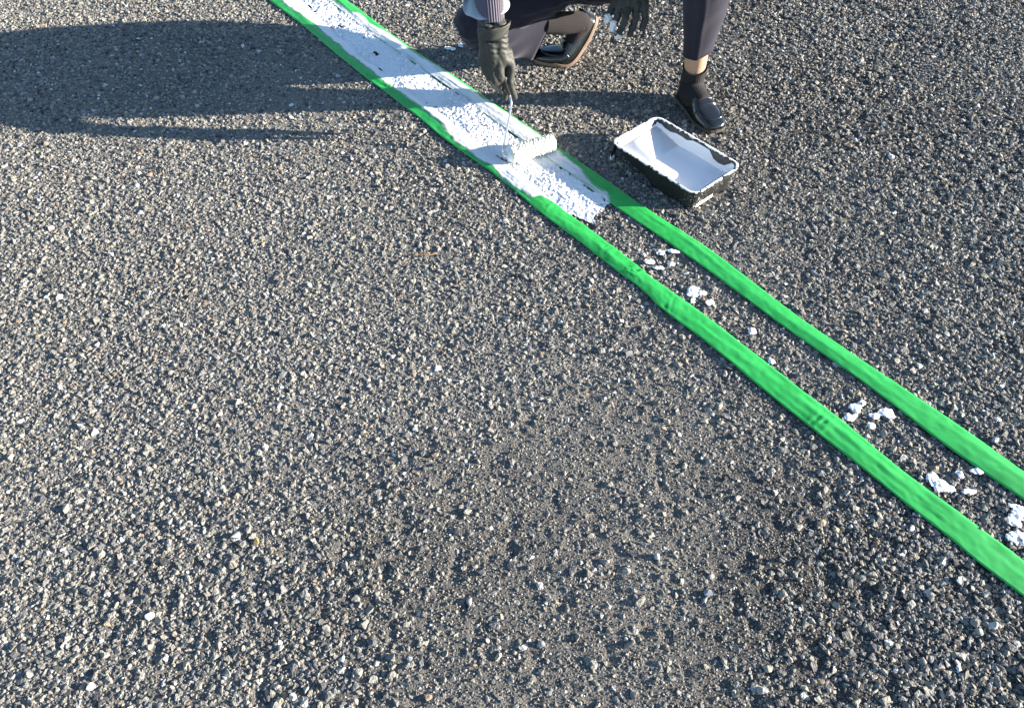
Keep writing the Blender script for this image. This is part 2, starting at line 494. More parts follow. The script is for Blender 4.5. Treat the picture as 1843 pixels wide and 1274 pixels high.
blot([(1277, 544, .011, .01)], 'small oval white paint dab beside the round lumpy blot', 5)
blot([(1353, 595, .012, .012)], 'single oval white paint spot alone midway along the bare gap', 6)
blot([(1389, 651, .008, .009)], 'tiny white paint fleck near the nearer tape', 7)
blot([(1530, 750, .016, .013), (1541, 733, .013, .014), (1552, 724, .012, .01)], 'left of two stepped white paint blots lying side by side', 8)
blot([(1597, 744, .02, .015), (1575, 749, .014, .01), (1568, 766, .011, .01)], 'hooked white paint blot touching the farther tape', 9)
blot([(1678, 858, .013, .012), (1692, 874, .018, .014), (1706, 880, .016, .01)], 'long diagonal white paint blot in the wider near end of the gap', 10)
blot([(1729, 855, .010, .012)], 'small upright white paint fleck above right of the long diagonal blot', 11)
blot([(1745, 884, .015, .008)], 'small flat white paint fleck right of the lower end of the long diagonal blot', 16)
blot([(1760, 847, .02, .008)], 'white paint sliver along the edge of the farther tape near the right border', 12)
blot([(1835, 925, .018, .022), (1828, 940, .014, .012)], 'upper white paint blot cut by the right border of the photograph', 13)
blot([(1836, 968, .02, .017), (1823, 965, .012, .014)], 'lower white paint blot cut by the right border of the photograph', 14)
blot([(806, 86, .016, .013), (815, 88, .01, .01)], 'pale paint fleck on the ground below the bent knee, the left of two', 15)
blot([(829, 81, .013, .013)], 'pale paint fleck on the ground below the bent knee, the one nearer the glove', 17)

# ------------------------------------------------------------------ stones
rng = np.random.default_rng(7)
def make_stone(k):
    r = np.random.default_rng(100 + k)
    m = 13 + k % 5
    p = r.normal(size=(m, 3)); p /= np.linalg.norm(p, axis=1)[:, None]
    p *= (.78 + .3 * r.random((m, 1)))
    p *= np.array([.56, .40 + .12 * r.random(), .30 + .14 * r.random()])
    bm = bmesh.new()
    for q in p: bm.verts.new(q)
    h = bmesh.ops.convex_hull(bm, input=bm.verts)
    for v in [v for v in bm.verts if not v.link_faces]: bm.verts.remove(v)
    bmesh.ops.recalc_face_normals(bm, faces=bm.faces)
    me = bpy.data.meshes.new('stone_%d' % k)
    bm.to_mesh(me); bm.free()
    return me
NST = 18
stone_col = bpy.data.collections.new('stone_sources')
for k in range(NST):
    me = make_stone(k)
    me.materials.append(M_GRAVEL)
    stone_col.objects.link(bpy.data.objects.new('stone_source_%02d' % k, me))
PART_MESH = []
for k in range(NST):
    me = make_stone(k)
    me.materials.append(M_STONE)
    PART_MESH.append(me)

def in_strip(x, y, pad=0.0):
    s_, t_ = x * D[0] + y * D[1], x * NN[0] + y * NN[1]
    painted = (s_ < np.interp(t_, et, es) - .03) & (t_ > LO_OUT(s_) + .004 - pad) & (t_ < UP_OUT(s_) - .004 + pad)
    under = ((t_ > LO_OUT(s_) + .004 - pad) & (t_ < LO_IN(s_) - .004 + pad)) | ((t_ > UP_IN(s_) + .004 - pad) & (t_ < UP_OUT(s_) - .004 + pad))
    return painted | under
def scatter(dens, size_lo, size_hi, power, region, sink, seed, flat=.75, keepfn=None):
    r = np.random.default_rng(seed)
    x0, x1, y0, y1 = region
    n = int(dens * (x1 - x0) * (y1 - y0))
    nx = int(math.sqrt(n * (x1 - x0) / (y1 - y0))); ny = max(1, n // nx)
    gx, gy = np.meshgrid(np.arange(nx), np.arange(ny), indexing='ij')
    x = x0 + (gx.ravel() + r.random(nx * ny)) * (x1 - x0) / nx
    y = y0 + (gy.ravel() + r.random(nx * ny)) * (y1 - y0) / ny
    half = .86 + y * .60                      # a margin wider than the view on both sides
    ok = (np.abs(x) < half + .9) & ~in_strip(x, y)
    if keepfn is not None: ok &= keepfn(x, y, r)
    x, y = x[ok], y[ok]
    k = len(x)
    d = size_lo + (size_hi - size_lo) * r.random(k) ** power
    z = ground_h(x, y) + d * (sink * (.25 + 1.2 * r.random(k)) * (.4 + .9 * relief(x, y)) - .05)
    rot = np.stack([r.normal(0, .38, k), r.normal(0, .38, k), r.random(k) * 6.283], -1)
    scl = d[:, None] * np.stack([np.ones(k), .8 + .4 * r.random(k), flat * (.7 + .6 * r.random(k))], -1)
    tone = r.random(k) ** 1.0
    return [np.stack([x, y, z], -1), rot, scl, tone, r.integers(0, NST, k)]
def coarse(x, y):                           # where the coarse stones show and where fine grit has filled up
    c = fbm(x * 1.3 + 3, y * 1.3, 201, 3)
    a = np.hypot((x - .12) / .42, (y - .62) / .36)          # fine patch in the near middle
    b_ = np.hypot((x - .30) / .40, (y - .95) / .30)
    return np.clip(c * 1.5 - .10 - .9 * np.exp(-a ** 2) - .35 * np.exp(-b_ ** 2) + .25 * np.clip(-x - .1, 0, .8) + .4 * np.clip(x - .35, 0, .8), .05, 1)
NEARK = lambda x, y, r: r.random(len(x)) < np.clip(1.5 - y * .45, .15, 1)
layers = [
    scatter(16000, .0068, .0148, 1.6, (-3.6, 3.6, -.3, 4.5), .10, 1, keepfn=lambda x, y, r: r.random(len(x)) < np.clip(.18 + 1.0 * coarse(x, y), 0, 1)),
    scatter(30000, .0030, .0062, 1.4, (-2.0, 2.0, .15, 2.0), .16, 2, keepfn=NEARK),
    scatter(3000, .0115, .0225, 1.7, (-3.6, 3.6, -.3, 4.5), .13, 3, keepfn=lambda x, y, r: r.random(len(x)) < .12 + coarse(x, y)),
]
# the 300 largest stones in view become pieces of their own
big = layers[2]
px_size = big[2][:, 0] / np.sqrt(big[0][:, 0] ** 2 + big[0][:, 1] ** 2 + CAMH ** 2)
inview = (np.abs(big[0][:, 0]) < .70 + big[0][:, 1] * .42) & (big[0][:, 1] > .4) & (big[0][:, 1] < 2.9)
order = np.argsort(-(px_size * inview))[:285]
for i in order:
    o = bpy.data.objects.new('stone', PART_MESH[int(big[4][i])])
    COL.objects.link(o)
    o.location, o.rotation_euler, o.scale = big[0][i], big[1][i], big[2][i]
    o.parent = asphalt
mask = np.ones(len(big[0]), bool); mask[order] = False
layers[2] = [a[mask] for a in big]
P_, R_, S_, T_, I_ = [np.concatenate([l[k] for l in layers]) for k in range(5)]
gme = bpy.data.meshes.new('gravel')
gme.vertices.add(len(P_)); gme.vertices.foreach_set('co', P_.astype(np.float32).ravel())
for nm, ty, arr, key in (('rot', 'FLOAT_VECTOR', R_, 'vector'), ('scl', 'FLOAT_VECTOR', S_, 'vector'), ('tone', 'FLOAT', T_, 'value')):
    gme.attributes.new(nm, ty, 'POINT').data.foreach_set(key, arr.astype(np.float32).ravel())
gme.attributes.new('idx', 'INT', 'POINT').data.foreach_set('value', I_.astype(np.int32))
gravel = link('gravel', gme, M_GRAVEL, asphalt, smooth=None)
tag(gravel, 'small crushed grey and tan stones bedded in the asphalt', kind='stuff')
ng = bpy.data.node_groups.new('gravel_instances', 'GeometryNodeTree')
ng.interface.new_socket('Geometry', in_out='INPUT', socket_type='NodeSocketGeometry')
ng.interface.new_socket('Geometry', in_out='OUTPUT', socket_type='NodeSocketGeometry')
gi, go = ng.nodes.new('NodeGroupInput'), ng.nodes.new('NodeGroupOutput')
iop = ng.nodes.new('GeometryNodeInstanceOnPoints')
ci = ng.nodes.new('GeometryNodeCollectionInfo')
ci.inputs[0].default_value = stone_col
ci.inputs[1].default_value = True
ci.inputs[2].default_value = True
def named(nm, ty):
    q = ng.nodes.new('GeometryNodeInputNamedAttribute')
    q.data_type = ty
    q.inputs[0].default_value = nm
    return q.outputs[0]
ng.links.new(gi.outputs[0], iop.inputs['Points'])
ng.links.new(ci.outputs[0], iop.inputs['Instance'])
iop.inputs['Pick Instance'].default_value = True
ng.links.new(named('idx', 'INT'), iop.inputs['Instance Index'])
ng.links.new(named('rot', 'FLOAT_VECTOR'), iop.inputs['Rotation'])
ng.links.new(named('scl', 'FLOAT_VECTOR'), iop.inputs['Scale'])
ng.links.new(iop.outputs[0], go.inputs[0])
gravel.modifiers.new('instances', 'NODES').node_group = ng

# ------------------------------------------------------------------ loose pebbles one can pick out
PEB = [(268, 1108, .021, (.84, .84, .84), 'bright white rounded pebble near the lower left corner'),
       (423, 966, .022, (0.396, 0.41, 0.446), 'pale blue-grey and white pebble standing left of a yellow one'),
       (461, 973, .015, (0.446, 0.31, 0.115), 'yellow-ochre pebble beside the blue-grey and white one'),
       (163, 1235, .018, (0.533, 0.54, 0.554), 'white angular pebble at the bottom edge, left of centre'),
       (843, 1080, .020, (0.238, 0.252, 0.274), 'smooth grey pebble alone on the fine grit, near the bottom centre'),
       (974, 1160, .020, (0.331, 0.338, 0.346), 'light grey pebble on fine grit towards the bottom centre right'),
       (1183, 1000, .018, (0.302, 0.31, 0.324), 'cubic light grey stone on the fine grit right of centre'),
       (1275, 1067, .019, (0.18, 0.209, 0.259), 'bluish dark pebble with a lit right rim, lower right of centre'),
       (428, 722, .017, (0.446, 0.418, 0.302), 'pale straw-coloured pebble left of centre'),
       (812, 510, .011, (0.396, 0.238, 0.187), 'small pinkish curved chip left of the tapes'),
       (1131, 634, .022, (0.151, 0.158, 0.173), 'dark flat grey stone just left of the nearer tape'),
       (1574, 550, .013, (0.36, 0.216, 0.108), 'orange-brown pebble right of the farther tape'),
       (1266, 538, .011, (0.396, 0.274, 0.144), 'tan pebble tucked against the round paint blot'),
       (1160, 467, .008, (.42, .10, .035), 'rust-red chip on the slanting paint sliver by the tape wrinkle'),
       (1462, 954, .012, (0.518, 0.526, 0.533), 'white pebble below the nearer tape at right'),
       (1776, 1068, .017, (0.475, 0.482, 0.497), 'white elongated pebble below the tape near the right border')]
for k, (px, py, d, colr, lab) in enumerate(PEB):
    p = G(px, py, .007)
    zz = ground_h(p[:1], p[1:2])[0]
    me = PART_MESH[(k * 5 + 2) % NST].copy()
    m = mat('pebble_%d' % k, colr, .7, .3)
    q = N(m)
    q.link(q.mix(1.0, colr, q.ramp(q.noise(3, 4, q.coord()), [(.3, (.75, .75, .76)), (.7, (1.1, 1.08, 1.05))]), 'MULTIPLY'), q.b.inputs['Base Color'])
    if k in (0, 4, 5):
        me = bake(me, [('SUBSURF', dict(levels=2, render_levels=2))])
    o = link('pebble', me, m, smooth=k in (0, 4, 5))
    o.location = (p[0], p[1], zz + d * .27 + (.006 if 'rust' in lab else 0))
    o.rotation_euler = (.2 * math.sin(k), .2 * math.cos(3 * k), k * 1.3)
    o.scale = (d, d, d * 1.05)
    tag(o, lab, 'pebble', 'loose pebbles on the asphalt')

# dry twigs
M_TWIG = mat('dry_straw', (0.36, 0.216, 0.108), .8, .2)
def twig(pix, r, label):
    P = [G(x, y, z) for x, y, z in pix]
    tag(link('dry_stalk', tube(smooth_path(P, 4), r, 6), M_TWIG), label, 'stalk', 'dry stalks on the asphalt')
twig([(741, 460, .012), (757, 458, .014), (772, 459, .013), (787, 456, .011)], .0012, 'thin orange dry stalk, the farther of two, left of the tapes')
twig([(711, 535, .011), (725, 538, .013), (737, 540, .013), (745, 543, .011)], .0011, 'thin tan dry stalk, the nearer of two, left of the tapes')
# ================================================================== paint tray
TC = np.array([.481, 1.888]); E1 = unit([.655, -.756]); E2 = np.array([-E1[1], E1[0]])
HU, HV, RIM = .163, .101, .071
def tw(u, v, z):
    u, v, z = np.broadcast_arrays(u, v, z)
    p = TC + u[..., None] * E1 + v[..., None] * E2
    return np.concatenate([p, z[..., None]], -1)
def outline(inset, n=72, r=.026):
    a, b = HU - inset, HV - inset
    r = max(.008, r - inset)
    out = []
    def arc(cu, cv, a0, a1, k):
        for t in np.linspace(a0, a1, k): out.append((cu + r * math.cos(t), cv + r * math.sin(t)))
    for v in np.linspace(.004, b - r, 8)[:-1]: out.append((-a, v))
    arc(-a + r, b - r, math.pi, math.pi / 2, 8)
    for u in np.linspace(-a + r, a - r, 14)[1:-1]: out.append((u, b))
    arc(a - r, b - r, math.pi / 2, 0, 8)
    for v in np.linspace(b - r, .004, 8)[1:]: out.append((a, v))
    h = np.array(out)
    return np.vstack([h, (h * [1, -1])[::-1]])          # point i mirrors point n-1-i
def zb(u): return .004 + .047 * np.clip((.035 - u) / .185, 0, 1) ** 1.05
OUTN = len(outline(0))
def tray_ring(inset, z=None, add=0.0):
    q = outline(inset)
    zz = zb(q[:, 0]) + add if z is None else np.full(len(q), z)
    return tw(q[:, 0], q[:, 1], zz)
def cap_faces(off, n, flip):
    F = []
    for i in range(n // 2 - 1):
        f = [off + i, off + i + 1, off + n - 2 - i, off + n - 1 - i]
        F.append(f[::-1] if flip else f)
    return F
M_TRAY = mat('black_tray_plastic', (.016, .017, .016), .38, .5)
n = N(M_TRAY)
co = n.coord()
sp = n.ramp(n.noise(190, 2, co), [(.60, (0, 0, 0)), (.63, (1, 1, 1))])
sp2 = n.ramp(n.noise(11, 2, co), [(.42, (0, 0, 0)), (.6, (1, 1, 1))])
# splashes are thickest on the deep end of the tray
sepx = n.new('ShaderNodeVectorMath', operation='DOT_PRODUCT'); n.link(co, sepx.inputs[0]); sepx.inputs[1].default_value = (E1[0], E1[1], 0)
mr = n.new('ShaderNodeMapRange'); n.link(sepx.outputs['Value'], mr.inputs[0])
uc = TC @ E1
mr.inputs[1].default_value = uc + .125; mr.inputs[2].default_value = uc + .155; mr.inputs[3].default_value = .12; mr.inputs[4].default_value = 1
mm = n.new('ShaderNodeMath', operation='MULTIPLY'); n.link(sp, mm.inputs[0]); n.link(sp2, mm.inputs[1])
m2 = n.new('ShaderNodeMath', operation='MULTIPLY'); n.link(mm.outputs[0], m2.inputs[0]); n.link(mr.outputs[0], m2.inputs[1])
sz = n.new('ShaderNodeSeparateXYZ'); n.link(co, sz.inputs[0])
nz = n.new('ShaderNodeMath', operation='MULTIPLY_ADD', i_1=.020, i_2=.0); n.link(n.noise(75, 3, co), nz.inputs[0])
ad = n.new('ShaderNodeMath', operation='ADD'); n.link(sz.outputs[2], ad.inputs[0]); n.link(nz.outputs[0], ad.inputs[1])
gt = n.new('ShaderNodeMath', operation='GREATER_THAN', i_1=.0795); n.link(ad.outputs[0], gt.inputs[0])
mxx = n.new('ShaderNodeMath', operation='MAXIMUM'); n.link(gt.outputs[0], mxx.inputs[0]); n.link(m2.outputs[0], mxx.inputs[1])
n.link(n.mix(mxx.outputs[0], (.016, .017, .016), (.76, .77, .77)), n.b.inputs['Base Color'])
n.bump(n.noise(90, 3, co), .12, .002)

tray = empty('paint_tray', (*TC, 0))
tag(tray, 'black plastic paint tray half full of white paint beside the farther tape', 'paint tray')
R = [tray_ring(.007), tray_ring(.003, .063), tray_ring(-.001, .0655), tray_ring(-.0045, .067), tray_ring(-.0045, .070),
     tray_ring(-.002, RIM), tray_ring(.002, RIM), tray_ring(.005, .067), tray_ring(.017, None, .003)]
V = np.concatenate(R)
F = [list(f) for f in grid_faces(len(R), OUTN, closed=True)]
F += cap_faces(0, OUTN, True) + cap_faces((len(R) - 1) * OUTN, OUTN, False)
me = bpy.data.meshes.new('tray_shell')
me.from_pydata([tuple(v) for v in V], [], F)
bm = bmesh.new(); bm.from_mesh(me); bmesh.ops.recalc_face_normals(bm, faces=bm.faces); bm.to_mesh(me); bm.free()
link('tray_shell', me, M_TRAY, tray, smooth=False)
# two short legs under the shallow end
for sv in (-1, 1):
    bm = bmesh.new()
    pts = [(-.158, .088, .062, .011, .004), (-.160, .090, .03, .009, .0038), (-.161, .091, .005, .008, .0035), (-.161, .091, .001, .006, .002)]
    rr = []
    for u, v, z, a, b in pts:
        th = np.linspace(0, 2 * math.pi, 12, endpoint=False)
        cu = np.sign(np.cos(th)) * np.abs(np.cos(th)) ** .5; cv = np.sign(np.sin(th)) * np.abs(np.sin(th)) ** .5
        rr.append(tw(u + b * cu, sv * (v + a * .0) + a * cv, np.full(12, z)))
    leg = link('leg', loft(rr, True, True), M_TRAY, tray)
    rr = [tw(-.161 + .0046 * np.cos(th), sv * .091 + .0098 * np.sin(th), np.full(12, z) + .004 * np.sin(th * 2 + 1) * (z > .01)) for z in (.0035, .012, .019)]
    link('paint_splash', loft(rr, True, True), M_PAINT, leg)
# coat of white paint on the inside and over the rim
def coat():
    q = outline(0)
    per = np.arange(OUTN)
    u, v = q[:, 0], q[:, 1]
    top = .0665 + .006 * (fbm(u * 60 + 3, v * 60, 301, 3) - .6)
    top = np.where((u < -.15) & (v > -.012), .040, top)                    # bare far corner
    top = np.where((v > .09) & (u < -.02), .0585 + .012 * (fbm(u * 45, v * 30, 303, 2) - .55), top)
    top = np.where((v > .09) & (u > .055) & (u < .118), .040 + .012 * vn(u * 50, v, 5), top)
    rows = [tw(*outline(.0188).T, zb(outline(.0188)[:, 0]) + .0045)]
    for f in np.linspace(.0, 1, 10):
        lo = zb(outline(.0155)[:, 0]) + .006
        z = lo + (np.maximum(top, lo + .002) - lo) * f
        ins = .0185 - (.0185 - .0072) * np.clip((z - lo) / np.maximum(.063 - lo, .004), 0, 1)
        o = np.array([outline(i)[k] for k, i in enumerate(ins)])
        rows.append(tw(o[:, 0], o[:, 1], z))
    V = np.concatenate(rows)
    F = [list(f) for f in grid_faces(len(rows), OUTN, closed=True)] + cap_faces(0, OUTN, False)
    me = bpy.data.meshes.new('coat')
    me.from_pydata([tuple(p) for p in V], [], F)
    link('paint_coat', me, M_PAINT, tray)
coat()
LZ = .030
q = outline(.0125)
uu = q[:, 0].copy()
shore = .035 - .185 * ((LZ - .007) / .047) ** (1 / 1.05)
uu = np.maximum(uu, shore - .004)
me = bpy.data.meshes.new('wet')
V = tw(uu, q[:, 1], np.full(OUTN, LZ))
me.from_pydata([tuple(p) for p in V], [], cap_faces(0, OUTN, False))
link('wet_paint', me, M_WET, tray)
# smear of paint low on the deep end
uv_ = np.linspace(-.062, .012, 34); zz = np.linspace(0, 1, 7)
A, B = np.meshgrid(uv_, zz, indexing='ij')
lo = .006 + .004 * (fbm(A * 90, A * 0, 5, 2) - .5); hi = .019 + .006 * (fbm(A * 80, A * 0, 9, 2) - .5)
Zs = lo + (hi - lo) * B
Us = HU - .007 + (.004) * Zs / .060 + .0012
Vs = tw(Us, A - .015, Zs).reshape(-1, 3)
link('paint_smear', mesh_np('smear', Vs, grid_faces(34, 7)), M_PAINT, tray)

# ================================================================== paint roller
M_STEEL = mat('roller_wire_steel', (.62, .63, .65), .28, .5, .85)
M_HANDLE = mat('dark_roller_handle', (.03, .03, .032), .5)
RL, RR = G(916, 279, .036), G(997, 256, .036)
roller = empty('paint_roller', (*((RL + RR) / 2)[:2], .01))
tag(roller, 'shaggy cream paint roller with bent wire frame held over the white line', 'paint roller')
ax = unit(RR - RL)
rows = []
L_ = np.linalg.norm(RR - RL)
for k, t in enumerate(np.linspace(0, 1, 150)):
    e = min(t, 1 - t) * L_
    rad = .0265 - .010 * max(0, 1 - e / .008) ** 2
    c = RL + ax * L_ * t
    def md(th, t=t): return 1 + .20 * (fbm(t * 38 + np.cos(th) * 5, np.sin(th) * 5 + t * 21, 401, 4) - .5) + .15 * (vn(t * 75 + np.sin(th * 9), th * 14 + t * 50, 402) - .5)
    rows.append(ring(c, ax, (0, 0, 1), rad, rad, 96, md))
link('roller_nap', loft(rows, True, True), M_NAP, roller)
end = RL - ax * .014
hand_lo, hand_hi = GY(917, 171, 2.049), GY(897, 112, 2.064)
wire = smooth_path([hand_hi * .3 + hand_lo * .7, hand_lo, GY(920, 186, 2.030), GY(918, 203, 2.018), GY(911, 240, 1.99), GY(905, 268, 1.968), end + [-.004, 0, .012], end, RL + ax * .01], 7)
link('wire_frame', tube(wire, .0032, 10), M_STEEL, roller)
link('end_cap', loft([ring(RL - ax * t, ax, (0, 0, 1), r, r, 24) for t, r in ((-.003, .019), (.003, .019), (.005, .012))], True, True), mat('white_end_cap', (.8, .82, .85), .4), roller)
link('handle', tube([hand_hi + (hand_hi - hand_lo) * .3, hand_hi, hand_lo * .5 + hand_hi * .5, hand_lo * .85 + hand_hi * .15, hand_lo], [.010, .0115, .012, .0105, .006], 14), M_HANDLE, roller)

# ================================================================== the crouching person
M_SKIN = mat('skin', (.50, .31, .21), .55, .35)
M_SKIN.node_tree.nodes['Principled BSDF'].inputs['Subsurface Weight'].default_value = .12
M_SKIN.node_tree.nodes['Principled BSDF'].inputs['Subsurface Radius'].default_value = (.02, .008, .004)
M_TROU = mat('navy_suit_cloth', (.018, .018, .030), .85, .2)
n = N(M_TROU)
n.b.inputs['Sheen Weight'].default_value = .15
n.b.inputs['Sheen Roughness'].default_value = .45
n.b.inputs['Sheen Tint'].default_value = (.75, .72, .85, 1)
n.bump(n.noise(1500, 2, n.coord()), .2, .0006)
M_SOCK = mat('dark_ribbed_sock', (.024, .021, .022), .9, .2)
M_SOCK.node_tree.nodes['Principled BSDF'].inputs['Sheen Weight'].default_value = .06
M_SHOE = mat('black_shoe_leather', (.010, .011, .013), .2, .8)
n = N(M_SHOE)
n.bump(n.noise(60, 3, n.coord()), .1, .003)
M_SOLE = mat('tan_shoe_welt', (.21, .14, .095), .7)
M_SOLE2 = mat('dark_shoe_welt', (.06, .055, .045), .7)
M_GLOVE = mat('dark_grey_rubber_glove', (.043, .044, .038), .58, .4)
n = N(M_GLOVE)
n.bump(n.noise(900, 2, n.coord()), .25, .0008)
M_KNIT = mat('mauve_grey_rib_knit', (.12, .105, .125), .9, .2)
M_JACK = mat('white_thin_jacket', (.45, .48, .50), .6, .3)
n = N(M_JACK)
tl = n.new('ShaderNodeBsdfTranslucent'); tl.inputs[0].default_value = (.6, .65, .68, 1)
mx = n.new('ShaderNodeMixShader', i_0=.22)
n.link(n.b.outputs[0], mx.inputs[1]); n.link(tl.outputs[0], mx.inputs[2]); n.link(mx.outputs[0], n.t.nodes['Material Output'].inputs[0])
M_HAIR = mat('black_hair', (.012, .010, .009), .45, .4)

person = empty('person', (.28, 2.45, 0))
tag(person, 'crouching person in navy trousers, black loafers and dark gloves holding the paint roller', 'person')

def mixp(a, b, t): return np.asarray(a) * (1 - t) + np.asarray(b) * t
# ---- joints
HEEL_L, TOE_L = G(1224, 176, 0), G(1293, 241, 0)
ANK_L = np.array([.587, 2.266, .085]); KNEE_L = np.array([.548, 2.175, .49])
BALL_R, TOE_R = G(1018, 111, 0), G(956, 106, 0)
HEEL_R = GY(1073, 30, 2.585)
ANK_R = GY(1047, 42, 2.545)
KNEE_R = GY(862, 42, 2.40)
HIP = np.array([.275, 2.57, .31]); HIP_L = HIP + [.085, -.03, .01]; HIP_R = HIP + [-.085, .0, -.01]
CHEST = np.array([.17, 2.41, .64]); NECK = np.array([.13, 2.30, .77]); HEAD = np.array([.10, 2.22, .89])
SH_L, SH_R = CHEST + [.165, -.0, .06], CHEST + [-.155, -.05, .06]
WR_R = GY(884, 52, 2.080); EL_R = np.array([-.115, 2.335, .47])
WR_L = GY(1150, -22, 2.275); EL_L = np.array([.45, 2.33, .53])

# ---- body: one continuous skin (head, torso, limbs)
fwd = unit([-.25, -.86, -.45])
side = unit(np.cross([0, 0, 1], fwd))
upv = np.cross(fwd, side)
hd = lambda a, b, c: HEAD + side * a + upv * b + fwd * c
caps = [(HIP_L, .095, HIP_R, .095), (HIP, .11, (HIP + CHEST) / 2, .105), ((HIP + CHEST) / 2, .105, CHEST, .115), (SH_L, .055, SH_R, .055), (CHEST, .10, NECK, .05),
        (NECK, .046, HEAD, .048), (hd(0, .03, -.01), .088, hd(0, .03, .012), .084), (hd(0, -.045, .035), .055, hd(0, -.075, .05), .035),
        (hd(0, .0, .095), .010, hd(0, -.028, .107), .013), (hd(-.028, -.015, .075), .02, hd(.028, -.015, .075), .02), (hd(-.03, .03, .085), .014, hd(.03, .03, .085), .014),
        (hd(-.018, -.058, .086), .007, hd(.018, -.058, .086), .007), (hd(-.083, .01, -.01), .012, hd(-.086, -.022, -.004), .010), (hd(.083, .01, -.01), .012, hd(.086, -.022, -.004), .010),
        (HIP_L, .085, KNEE_L, .058), (KNEE_L, .044, ANK_L, .034), (ANK_L, .034, ANK_L + [.0, .012, -.05], .03),
        (HIP_R, .085, KNEE_R, .058), (KNEE_R, .040, mixp(KNEE_R, ANK_R, .35), .028), (mixp(KNEE_R, ANK_R, .35), .028, ANK_R, .022), (ANK_R, .022, HEEL_R * .3 + ANK_R * .7, .018),
        (SH_L, .045, EL_L, .036), (EL_L, .036, WR_L, .024), (SH_R, .045, EL_R, .036), (EL_R, .036, WR_R, .024)]
body = link('body', blobs(caps, .007, 5), M_SKIN, person)
for sx in (-1, 1):
    ey = link('eye', blobs([(hd(.032 * sx, .012, .082), .011, hd(.032 * sx, .012, .083), .011)], .003, 2), mat('eye', (.05, .03, .02), .1), body)
hair = blobs([(hd(0, .05, -.025), .098, hd(0, .055, .0), .094), (hd(0, -.02, -.055), .08, hd(0, -.10, -.06), .06), (hd(-.07, .0, -.02), .035, hd(-.072, -.08, .0), .024), (hd(.07, .0, -.02), .035, hd(.072, -.08, .0), .024), (hd(-.045, .098, .045), .028, hd(.045, .098, .045), .028)], .007, 4, clump(60, .004, 3))
link('hair', hair, M_HAIR, person)

# ---- jacket: loose torso, two sleeves with open ends, a hanging tail
jt = blobs([(SH_L, .075, SH_R, .075), (CHEST + [0, .01, -.02], .15, (HIP + CHEST) / 2, .145), ((HIP + CHEST) / 2, .145, HIP + [0, .02, .05], .15), (SH_L, .07, EL_L, .062), (EL_L, .062, mixp(EL_L, WR_L, .75), .052), (SH_R, .075, EL_R, .072), (EL_R, .07, mixp(EL_R, WR_R, .45), .056), (CHEST + [0, 0, .06], .09, NECK, .066), (CHEST + [.0, -.03, -.05], .12, np.array([.13, 2.335, .49]), .105)], .009, 6, clump(22, .007, 11))
jacket = link('jacket', jt, M_JACK, person)
# right sleeve end: a wide crumpled opening above the knitted cuff
rim_px = [(838, 27), (850, 31), (863, 36), (880, 34), (897, 29), (910, 22), (918, 12), (915, -2), (900, -12), (875, -14), (845, -8), (833, 8)]
depth = [d - .03 for d in (2.12, 2.095, 2.085, 2.085, 2.095, 2.11, 2.14, 2.17, 2.19, 2.20, 2.18, 2.15)]
rim = smooth_path([GY(px, py, dy) for (px, py), dy in zip(rim_px, depth)] + [GY(*rim_px[0], depth[0])], 3)[:-1]
rimc = rim.mean(0)
up_c = mixp(EL_R, WR_R, .30)
rings_ = []
for t in np.linspace(0, 1, 9):
    cc = mixp(up_c, rimc, t)
    d = rim - rimc
    rr_ = cc + d * (.78 + .22 * t ** 2) + unit(WR_R - EL_R) * 0
    rr_ = rr_ + .005 * (vn(np.arange(len(rim)) * .7 + t * 3, np.full(len(rim), t * 6), 5) - .5)[:, None] * unit([1, -1, .3])
    rings_.append(rr_)
sl = bake(loft(rings_), [('SUBSURF', dict(levels=1, render_levels=1)), ('SOLIDIFY', dict(thickness=.0015))])
link('sleeve', sl, M_JACK, jacket)
# tail of the jacket hanging behind the raised heel
tail_px = [(1018, -6), (1035, -2), (1047, 5), (1060, 9), (1068, 3), (1072, -5)]
tp = smooth_path([GY(px, py, 2.53 + .003 * k) for k, (px, py) in enumerate(tail_px)], 4)
rows = [tp + np.array([-.02, .03, .16]) * t + .006 * (vn(np.arange(len(tp)) * .6, np.full(len(tp), t * 4), 9) - .5)[:, None] * [0, 1, 0] for t in np.linspace(0, 1, 8)]
link('jacket_tail', bake(mesh_np('tail', np.array(rows).reshape(-1, 3), grid_faces(8, len(tp))), [('SOLIDIFY', dict(thickness=.002))]), M_JACK, jacket)

# ---- knitted cuff with ribs
def ribs(k, amp):
    return lambda th: 1 + amp * np.cos(th * k)
c0, c1 = GY(878, -24, 2.155), GY(885, 50, 2.062)
rows = []
for t in np.linspace(0, 1, 14):
    c = mixp(c0, c1, t)
    rows.append(ring(c, c1 - c0, (0, 1, .2), .041 - .005 * t, .032 - .003 * t, 192, ribs(32, .035)))
link('knit_cuff', loft(rows), M_KNIT, person)

